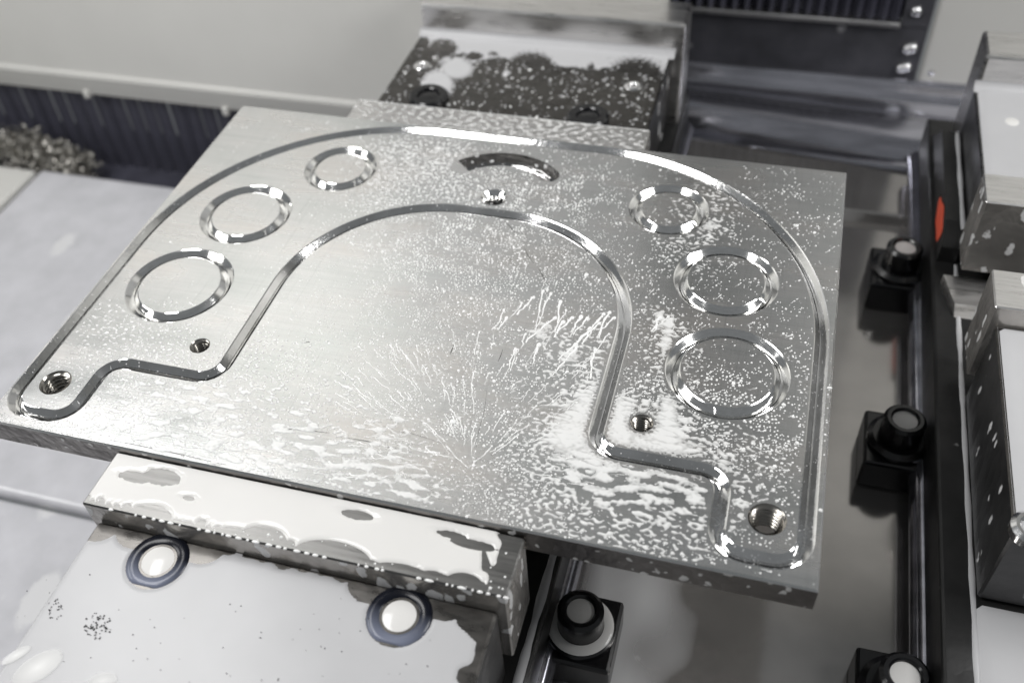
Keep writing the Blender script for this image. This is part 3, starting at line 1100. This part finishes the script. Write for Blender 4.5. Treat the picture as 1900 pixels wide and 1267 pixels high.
H = np.where(cov < 0.06, -1.0, H)
PXg = proj(np.stack([X, Y, 0 * X], -1))
for u_, v_, ru, rv in ((1066, 805, 40, 34), (1092, 768, 20, 44), (1104, 835, 14, 30), (1040, 815, 20, 16), (1152, 795, 26, 42), (1148, 765, 12, 28), (1225, 805, 34, 14), (1240, 770, 15, 38), (1215, 832, 62, 14), (1236, 645, 9, 52), (1228, 590, 7, 14), (1242, 600, 8, 18), (1330, 868, 26, 12), (1310, 418, 18, 8), (1060, 660, 14, 9), (1004, 610, 14, 14)):
    H = np.maximum(H, -(np.sqrt(((PXg[..., 0] - u_) / ru) ** 2 + ((PXg[..., 1] - v_) / rv) ** 2) - 1 + 0.42 * mid + 0.15 * fine) * 2.0)
H = np.minimum(H, (gdu - 0.004 - 0.004 * (tiny + 1)) / 0.012)
pf = film_from_field('coolant_film', X, Y, H, 0.0, 0.0028, M['plate_film'], 1.5)
tag(pf, 'thin blotches of white milky coolant on the plate', 'coolant', None, 'stuff')


# ---- single drops and streaks
class Drops:
    def __init__(self):
        self.V, self.F, self.n = [], [], 0

    def dome(self, c, a, b, ang, h, frame=None):
        n = 8 if max(a, b) < 0.006 else (12 if max(a, b) < 0.02 else 32)
        t = np.linspace(0, 2 * np.pi, n, endpoint=False) + random.random()
        ca, sa = math.cos(ang), math.sin(ang)
        rings_ = [(1.0, -0.0006), (0.78, h * 0.62)]
        pts_ = []
        for f, z in rings_:
            x = a * f * np.cos(t); y = b * f * np.sin(t)
            pts_.append(np.stack([x * ca - y * sa, x * sa + y * ca, np.full(n, z)], 1))
        pts_.append(np.array([[0, 0, h]]))
        P = np.concatenate(pts_)
        s = self.n
        if frame is None:
            P = P + np.array(c)
        else:
            P = np.array(c) + P @ frame
        self.V.append(P)
        i = np.arange(n); j = (i + 1) % n
        self.F.append(np.concatenate([np.stack([s + i, s + j, s + n + j], 1), np.stack([s + i, s + n + j, s + n + i], 1), np.stack([s + n + i, s + n + j, np.full(n, s + 2 * n)], 1)]))
        self.n += len(P)

    def tail(self, P, w0, w1, h):
        """a wriggling rivulet from P[0] (wide) to P[-1] (thin)"""
        P = np.array(P)
        m = len(P)
        t = np.gradient(P, axis=0)
        t /= np.linalg.norm(t, axis=1)[:, None] + 1e-9
        nn = np.stack([-t[:, 1], t[:, 0]], 1)
        ww = np.linspace(w0, w1, m) * (1 + 0.25 * np.sin(np.arange(m) * 1.7 + random.random() * 6))
        s = self.n
        for i in range(m):
            self.V.append(np.array([[*(P[i] + nn[i] * ww[i]), -0.0004], [*P[i], h * (ww[i] / w0) ** 0.7], [*(P[i] - nn[i] * ww[i]), -0.0004]]))
        f = []
        for i in range(m - 1):
            for k in range(2):
                a0 = s + 3 * i + k
                f += [(a0, a0 + 3, a0 + 4), (a0, a0 + 4, a0 + 1)]
        self.F.append(np.array(f))
        self.n += 3 * m

    def build(self, name, mat):
        return fast_mesh(name, np.concatenate(self.V), np.concatenate(self.F), mat)


D = Drops()
# density map: (px, py, drops, mean size)
dc = [(500, 240, .06, .8), (600, 235, .10, .8), (330, 400, .02, .7), (250, 480, .02, .7), (540, 330, .04, .7), (560, 400, .05, .7), (480, 500, .03, .7), (420, 580, .06, .7), (700, 290, .3, 1), (800, 300, .5, 1.0), (870, 350, .7, 1.0), (960, 330, .8, 1.0), (1020, 350, 1.0, 1.0), (1080, 370, .9, .95), (1140, 390, .45, .8), (1100, 310, .35, .8), (1000, 280, .3, .8), (1200, 320, .15, .8),
      (600, 400, .12, .7), (660, 370, .5, .9), (740, 360, .7, .9), (560, 520, .25, .7), (620, 470, .4, .75), (620, 560, .35, .7), (700, 440, .9, .95), (760, 480, 1.2, .95), (840, 440, 1.0, 1.), (900, 430, .9, 1.05), (960, 450, .9, 1.05), (830, 520, 1.4, .85), (900, 540, 1.4, .85), (980, 510, 1.2, .9), (1050, 500, .9, .9), (1100, 530, .8, .85), (1130, 570, .6, .8), (720, 560, .8, .85), (780, 600, .8, .8), (860, 600, .9, .85), (940, 600, .7, .85), (1020, 580, .5, .8),
      (700, 650, .6, .85), (640, 640, .5, .8), (780, 680, .75, .85), (860, 680, .8, .9), (920, 700, .7, .9), (980, 680, .6, .9), (1050, 720, .5, .9), (820, 750, .9, .85), (880, 800, 1.1, .9), (950, 800, .9, .9), (900, 860, 1.0, .85), (960, 890, 1.1, .85), (880, 910, .8, .8), (940, 950, 1.0, .85), (1040, 1000, .8, .9), (1180, 1030, .7, .9), (1300, 1045, .5, .9), (760, 780, .7, .85),
      (600, 700, .5, .8), (500, 660, .5, .75), (300, 640, .5, .75), (200, 660, .35, .75), (450, 740, .2, .8),
      (1250, 480, .45, .85), (1210, 450, .3, .9), (1200, 530, .5, .8), (1210, 600, .5, .9), (1190, 680, .7, .8), (1190, 730, 1.2, .95), (1240, 390, .06, .7), (1350, 520, .35, .8), (1340, 660, .18, .7), (1350, 720, .9, 1.25), (1370, 760, .9, 1.2), (1300, 720, .5, 1), (1300, 600, .4, .9), (1420, 600, .5, .9), (1480, 640, .45, .9), (1490, 720, .5, .9), (1480, 800, .8, 1.0), (1420, 800, 1.1, 1.05), (1340, 800, 1.0, 1.05), (1460, 880, .8, 1.), (1480, 960, .7, 1.), (1400, 1010, .4, .9), (1500, 900, .5, .9),
      (1380, 440, .3, .9), (1420, 480, .3, .9), (1490, 520, .25, .8), (1480, 400, .3, .9), (1530, 430, .35, .9), (1540, 560, .2, .8), (1450, 350, .25, .9), (1540, 700, .3, .8), (1540, 900, .3, .8)]
sp_ = 0.0105
jx_, jy_ = np.meshgrid(np.arange(XL + 0.012, XR - 0.012, sp_), np.arange(YB + 0.012, YT - 0.012, sp_))
P = np.stack([jx_.ravel(), jy_.ravel()], 1)
P = P + rng.uniform(-0.42, 0.42, P.shape) * sp_
K = len(P)
PX = proj(np.stack([P[:, 0], P[:, 1], 0 * P[:, 0]], 1))
kd = kernel(PX, dc, 42.0, 0.25)
# break the even spread up into thicker and thinner swarms
pn = band_noise((190, 266), 0.01, 0.14, 1, 0.6)
ix = np.clip(((P[:, 0] - XL) / 0.01).astype(int), 0, 265); iy = np.clip(((P[:, 1] - YB) / 0.01).astype(int), 0, 189)
den = kd[:, 0] * np.clip(1 + 0.45 * pn[iy, ix], 0.1, 2)
gdp = groove_dist(P)
hx = np.clip(((P[:, 0] - gx[0]) / cell).astype(int), 0, nx_ - 1); hy = np.clip(((P[:, 1] - gy[0]) / cell).astype(int), 0, ny_ - 1)
ok = (rng.random(K) < den * 0.85) & (gdp > 0.005) & (PX[:, 0] > -10) & (H[hy, hx] < -0.15)
jet = un(872, 868)[:2]
for p, sz, pxy in zip(P[ok], kd[ok, 1], PX[ok]):
    s_ = float(np.clip(sz, 0.6, 1.3))
    r = 0.0029 * s_ * math.exp(random.gauss(0, 0.28))
    if random.random() < 0.035:
        r *= 1.8
    away = math.atan2(p[1] - jet[1], p[0] - jet[0])
    el = 1 + abs(random.gauss(0, 0.18))
    if random.random() < 0.10 and r > 0.0022:
        L = random.uniform(0.012, 0.032)
        dv = np.array([math.cos(away), math.sin(away)])
        pn_ = np.array([-dv[1], dv[0]])
        Q = [p - dv * L * q / 4 + pn_ * random.gauss(0, 0.0014) for q in range(5)]
        if groove_dist(np.array(Q)).min() > 0.003:
            D.tail(Q, r * 0.6, r * 0.18, r * 0.5)
    D.dome((p[0], p[1], 0), r * el, r, away + random.gauss(0, 0.4), r * 0.75)
# the fan of streaks blown outwards by the air jet: heads away from it, tails towards it
heads = []
for _ in range(260):
    u_ = random.uniform(610, 1190); v_ = random.uniform(535, 900)
    q = un(u_, v_)[:2]
    rr = np.linalg.norm(q - jet)
    if rr < 0.10 or rr > 0.62:
        continue
    if u_ > 900 and random.random() < 0.5:
        continue
    heads.append((q, 0.0028 * random.uniform(0.8, 1.4), random.uniform(0.03, 0.11)))
big = [(1008, 540, 70), (1022, 545, 90), (990, 552, 55), (968, 562, 60), (1050, 575, 70), (1062, 590, 60), (1078, 588, 75), (1090, 590, 60), (1120, 583, 70), (1131, 580, 60), (1112, 600, 70), (1095, 610, 60), (1045, 598, 50), (1030, 590, 50), (940, 590, 50), (935, 575, 60), (1140, 590, 50), (1225, 590, 40), (1240, 588, 55), (1068, 640, 60), (1105, 650, 60), (975, 620, 50), (955, 650, 60), (1000, 640, 45), (1130, 620, 60), (1040, 560, 70)]
for u_, v_, L in big:
    q = un(u_, v_)[:2]
    e = un(u_ - L * 0.22, v_ + L)[:2]
    heads.append((q, 0.0068 * random.uniform(0.6, 1.4), float(np.linalg.norm(q - e)) * random.uniform(0.5, 1.2)))
for q, r, L in heads:
    dv = q - jet
    dv /= np.linalg.norm(dv)
    if r > 0.004:
        dv = dv * 0.4 + np.array([0.1, 1.0]) * 0.6 + np.array([random.gauss(0.0, 0.12), 0])
        dv /= np.linalg.norm(dv)
    pn_ = np.array([-dv[1], dv[0]])
    wob = np.cumsum([random.gauss(0, 0.0022 if r < 0.004 else 0.0028) for _ in range(9)])
    Q = np.array([q - dv * L * k / 8 + pn_ * wob[k] for k in range(9)])
    gdq = groove_dist(Q)
    if gdq[0] < 0.012:
        continue
    bad = np.nonzero(gdq < 0.006)[0]
    if len(bad):
        Q = Q[:bad[0]]
        if len(Q) < 3:
            continue
    D.tail(Q, r * 0.60, r * random.uniform(0.15, 0.5), r * 0.4)
    D.dome((*q, 0), r * 1.25, r, math.atan2(dv[1], dv[0]), r * 0.7)
pdp = D.build('coolant_drops', M['drop'])
tag(pdp, 'scattered beads and blown streaks of white coolant on the plate', 'coolant', None, 'stuff')


# ---- generic film on a flat top
def grid(x0, x1, y0, y1, cell):
    gx = np.linspace(x0, x1, max(4, int((x1 - x0) / cell))); gy = np.linspace(y0, y1, max(4, int((y1 - y0) / cell)))
    X, Y = np.meshgrid(gx, gy)
    return X, Y


def ell(X, Y, u_, v_, ru, rv, z):
    """signed ellipse bump in place units around a picture point (drawn on the flat top at height z)"""
    c = un(u_, v_, z)
    return np.sqrt(((X - c[0]) / ru) ** 2 + ((Y - c[1]) / rv) ** 2) - 1


# pool on the front jaw
X, Y = grid(-0.826, 0.514, -1.225, -1.034, 0.0032)
nz = band_noise(X.shape, 0.0032, 0.10, 0.6, 0.6); nf = band_noise(X.shape, 0.0032, 0.03, 0.8)
fe = Y + 1.225
edge = 0.010 + 0.010 * np.clip(np.abs(nz), 0, 2)
for u_, v_, ru, rv in ((285, 945, .075, .045), (490, 995, .08, .055), (620, 1025, .12, .055), (745, 1065, .09, .03), (800, 1080, .05, .03), (860, 1085, .06, .045), (440, 985, .06, .03)):
    c = un(u_, v_, -0.03)
    edge = np.maximum(edge, rv * np.sqrt(np.clip(1 - ((X - c[0]) / ru) ** 2, 0, 1)))
Hj = np.minimum((fe - edge) / 0.012, 3.0)
Hj = np.minimum(Hj, (0.455 + 0.02 * nz - X + 0.25 * np.clip(fe - 0.15, -0.1, 0)) / 0.012)
Hj = np.minimum(Hj, (X + 0.824) / 0.008)
for u_, v_, ru, rv in ((663, 955, .052, .016), (350, 924, .020, .009), (838, 992, .045, .012), (878, 1010, .07, .016), (300, 885, .065, .030), (252, 885, .06, .02), (500, 935, .0, .0)):
    if ru:
        Hj = np.minimum(Hj, (ell(X, Y, u_, v_, ru, rv, -0.03) + 0.035 * nf) * rv / 0.010)
o = film_from_field('coolant_pool', X, Y, Hj, -0.03, 0.0045, M['milk'], 1.0)
tag(o, 'white pool of milky coolant on the front jaw below the plate', 'coolant', None, 'stuff')

# beads hanging along that jaw's front edge and standing on its bare patches
B = Drops()
x = -0.82
while x < 0.51:
    L = random.uniform(0.006, 0.03)
    if random.random() < 0.62:
        B.dome((x + L / 2, -1.2275, -0.0305), L / 2, 0.0045, 0, 0.0035)
    x += L + random.uniform(0.003, 0.02)
for _ in range(150):
    x, y = random.uniform(-0.8, 0.51), random.uniform(-1.222, -1.04)
    r = 0.0026 * math.exp(random.gauss(0, 0.4))
    if x > 0.36 or y < -1.17:
        B.dome((x, y, -0.03), r, r, 0, r * 0.7)
o = B.build('coolant_drops', M['drop'])
tag(o, 'white coolant beads along the front edge of the front jaw', 'coolant', None, 'stuff')

# thin film over the front carrier
y0c, y1c = -1.031 - 1.055, -1.031 - 0.2
X, Y = grid(-0.80, 0.484, y0c, y1c, 0.006)
nz = band_noise(X.shape, 0.006, 0.12, 0.7, 0.6)
He = np.minimum((y1c - 0.012 - Y + 0.004 * nz) / 0.012, 3)
He = np.minimum(He, (0.455 + 0.012 * nz - X) / 0.012)
He = np.minimum(He, (X + 0.798) / 0.008)
for u_, v_ in ((293, 1040), (741, 1142)):
    c = un(u_, v_, -0.115)
    He = np.minimum(He, (np.hypot(X - c[0], np.maximum(np.abs(Y - c[1]), 0)) - 0.0955) / 0.008)
    for sx in (-1, 1):   # bare brown corners beside each screw
        He = np.minimum(He, (np.hypot((X - c[0] - sx * 0.11), (Y - y1c) * 1.15) - 0.075) / 0.010)
He = np.minimum(He, (np.hypot(X - 0.47, Y - y1c) - 0.10 + 0.01 * nz) / 0.012)
He = np.minimum(He, (np.hypot((X + 0.79), (Y - y1c)) - 0.07) / 0.012)
o = film_from_field('coolant_film', X, Y, He, -0.115, 0.0035, M['film'], 1.0)
tag(o, 'grey-white coolant film covering the front top of the gripping vise', 'coolant', None, 'stuff')

# milk blob and foam bubbles on that film
B = Drops()
for (u_, v_, a_, b_) in ((70, 1238, .085, .05), (175, 1160, .06, .055), (105, 1135, .04, .045), (190, 1230, .03, .02), (30, 1215, .05, .02)):
    c = un(u_, v_, -0.11)
    if u_ in (70, 30):
        B.dome((c[0], c[1], -0.1098), a_, b_, 0.9, 0.0012)
B.dome((*un(190, 1263, -0.11)[:2], -0.1098), 0.05, 0.03, 0.3, 0.001)
o = B.build('coolant_blobs', M['blob'])
tag(o, 'thicker white coolant blobs floating at the lower left corner', 'coolant', None, 'stuff')
B = Drops()
def bub(u_, v_, r):
    c = un(u_, v_, -0.11)
    B.dome((c[0], c[1], -0.1102), r, r, 0, r * 0.9)
for _ in range(70):
    a = random.uniform(0, 6.28); q = random.random() ** 0.5
    bub(180 + 27 * q * math.cos(a), 1160 + 25 * q * math.sin(a), random.uniform(0.0012, 0.0028))
for _ in range(26):
    a = random.uniform(0, 6.28); q = random.random() ** 0.5
    bub(104 + 16 * q * math.cos(a), 1130 + 22 * q * math.sin(a), random.uniform(0.001, 0.0024))
for _ in range(70):
    bub(random.uniform(30, 880), random.uniform(1060, 1266), random.uniform(0.0009, 0.002))
for _ in range(60):
    c = un(300, 1040, -0.11)
    bub(random.uniform(200, 900), 0, 0.001)
    B.V.pop(); B.F.pop(); B.n -= 17
o = B.build('foam_bubbles', M['bubble'])
tag(o, 'small dark foam bubbles on the coolant film', 'foam', None, 'stuff')

# rear jaw strip
X, Y = grid(-0.826, 0.512, 0.868, 1.046, 0.0035)
n1 = band_noise(X.shape, 0.0035, 0.030, 1.7); n2 = band_noise(X.shape, 0.0035, 0.016, 1.3)
cv = np.interp(X[0], [-0.83, -0.6, -0.45, -0.2, 0.1, 0.3, 0.52], [.2, .22, .36, .42, .46, .32, .25])[None]
Hr = (n1 * 0.75 + n2 * 0.5) / 0.9 - ninv(cv * np.ones_like(X))
Hr = np.maximum(Hr, (0.004 - (1.046 - Y)) / 0.003)
o = film_from_field('coolant_film', X, Y, Hr, -0.03, 0.0022, M['strip_film'], 1.4)
tag(o, 'mottled white coolant on the rear jaw behind the plate', 'coolant', None, 'stuff')

# rear carrier: pooled at the back, round clearings, drops in front
X, Y = grid(-0.80, 0.482, 1.055, 1.822, 0.0045)
n1 = band_noise(X.shape, 0.0045, 0.11, 0.8, 0.5); n2 = band_noise(X.shape, 0.0045, 0.03, 0.9)
PXc = proj(np.stack([X, Y, np.full_like(X, -0.115)], -1))
d_line = (Y - (1.60 + 0.05 * n1 + 0.02 * n2)) / 0.03
Hb = np.minimum(d_line, 3)
def px_ell(u_, v_, ru, rv):
    return np.sqrt(((PXc[..., 0] - u_) / ru) ** 2 + ((PXc[..., 1] - v_) / rv) ** 2) - 1
for u_, v_, ru, rv in ((780, 80, 16, 13), (822, 90, 24, 16), (985, 122, 38, 22), (1180, 148, 50, 36), (880, 105, 14, 7), (925, 118, 26, 10), (1060, 135, 34, 9), (1100, 140, 26, 10), (775, 110, 40, 26)):
    Hb = np.minimum(Hb, (px_ell(u_, v_, ru, rv) + 0.08 * n2) * 3)
Hb = np.maximum(Hb, -np.maximum(px_ell(812, 158, 32, 30), 0 * Y - 9) * 3 + 0.2 * n2)
Hb = np.maximum(Hb, -px_ell(848, 128, 32, 20) * 3)
Hd = (n2 * 0.9 + 0.4 * n1) - ninv(np.clip(0.05 + 0 * Y, 0, 1))
Hb = np.maximum(Hb, np.where(px_ell(785, 120, 26, 14) > 0, Hd, -1))
o = film_from_field('coolant_film', X, Y, Hb, -0.115, 0.0035, M['rear_film'], 0.9)
tag(o, 'white coolant pool with dark round clearings on the vise behind the plate', 'coolant', None, 'stuff')
B = Drops()
for _ in range(230):
    x, y = random.uniform(-0.79, 0.47), random.uniform(1.07, 1.62)
    B.dome((x, y, -0.115), 0.0036 * math.exp(random.gauss(0, .75)), 0.0036 * math.exp(random.gauss(0, .6)), random.uniform(0, 3), 0.003)
o = B.build('coolant_drops', M['drop'])
tag(o, 'small white drops on the dark vise top behind the plate', 'coolant', None, 'stuff')

# milky puddle left on the table round the front clamp, faded rightwards to imitate the plate's dark reflection
M['puddle'] = film_mat('table_puddle', (0.62, 0.62, 0.625), TZ, 0.004, 0.0, 0.75, 0.12)
X, Y = grid(0.60, 1.62, -2.3, -0.30, 0.012)
nz = band_noise(X.shape, 0.012, 0.35, 0.8, 0.6)
Hp = np.minimum(np.minimum((1.02 + 0.05 * nz - X) * 2.2, (X - 0.601) * 9), (-0.42 + 0.05 * nz - Y) * 2.6)
o = film_from_field('coolant_puddle', X, Y, Hp, TZ + 0.0002, 0.004, M['puddle'], 0.9)
tag(o, 'milky puddle on the table beside the front clamp', 'coolant', None, 'stuff')

# right vise: pools on its jaws and carriers
X, Y = grid(1.852, 3.18, 0.822, 0.996, 0.006)
nz = band_noise(X.shape, 0.006, 0.15, 1, 0.6)
o = film_from_field('coolant_pool', X, Y, np.minimum((X - 2.02 + (Y - 0.99) * 0.6 + 0.01 * nz) / 0.015, 2), -0.03, 0.006, M['milk'], 1.0)
tag(o, 'white coolant pool on the rear jaw of the right vise', 'coolant', None, 'stuff')
X, Y = grid(1.852, 3.18, 0.232, 0.42, 0.006)
nz = band_noise(X.shape, 0.006, 0.12, 1, 0.6)
o = film_from_field('coolant_pool', X, Y, np.minimum((X - 1.955 + 0.014 * nz) / 0.015, 2), -0.03, 0.006, M['milk'], 1.0)
tag(o, 'white coolant pool on the front jaw of the right vise', 'coolant', None, 'stuff')
for (a_, b_, lb) in ((1.005, 1.775, 'grey-white coolant film on the rear top of the right vise'), (-0.63, 0.22, 'grey-white coolant film on the front top of the right vise')):
    X, Y = grid(1.876, 3.155, a_, b_, 0.02)
    o = film_from_field('coolant_film', X, Y, np.minimum(np.minimum((X - 1.880), np.minimum(Y - a_ - 0.004, b_ - 0.004 - Y)) / 0.01, 2), -0.115, 0.005, M['film'], 1.0)
    tag(o, lb, 'coolant', None, 'stuff')
X, Y = grid(1.868, 3.2, -1.6, 0.425 - 1.075, 0.02)
o = film_from_field('coolant_film', X, Y, np.minimum(np.minimum((X - 1.87), (0.425 - 1.08 - Y)) / 0.01, 2), -0.499, 0.005, M['film'], 1.0)
tag(o, 'grey-white coolant lying on the base in front of the right vise', 'coolant', None, 'stuff')
B = Drops()
c = un(1878, 226, -0.11)
B.dome((c[0], c[1], -0.1102), 0.03, 0.035, 0, 0.004)
o = B.build('coolant_blobs', M['milk'])
tag(o, 'white coolant blob on the rear top of the right vise', 'coolant', None, 'stuff')
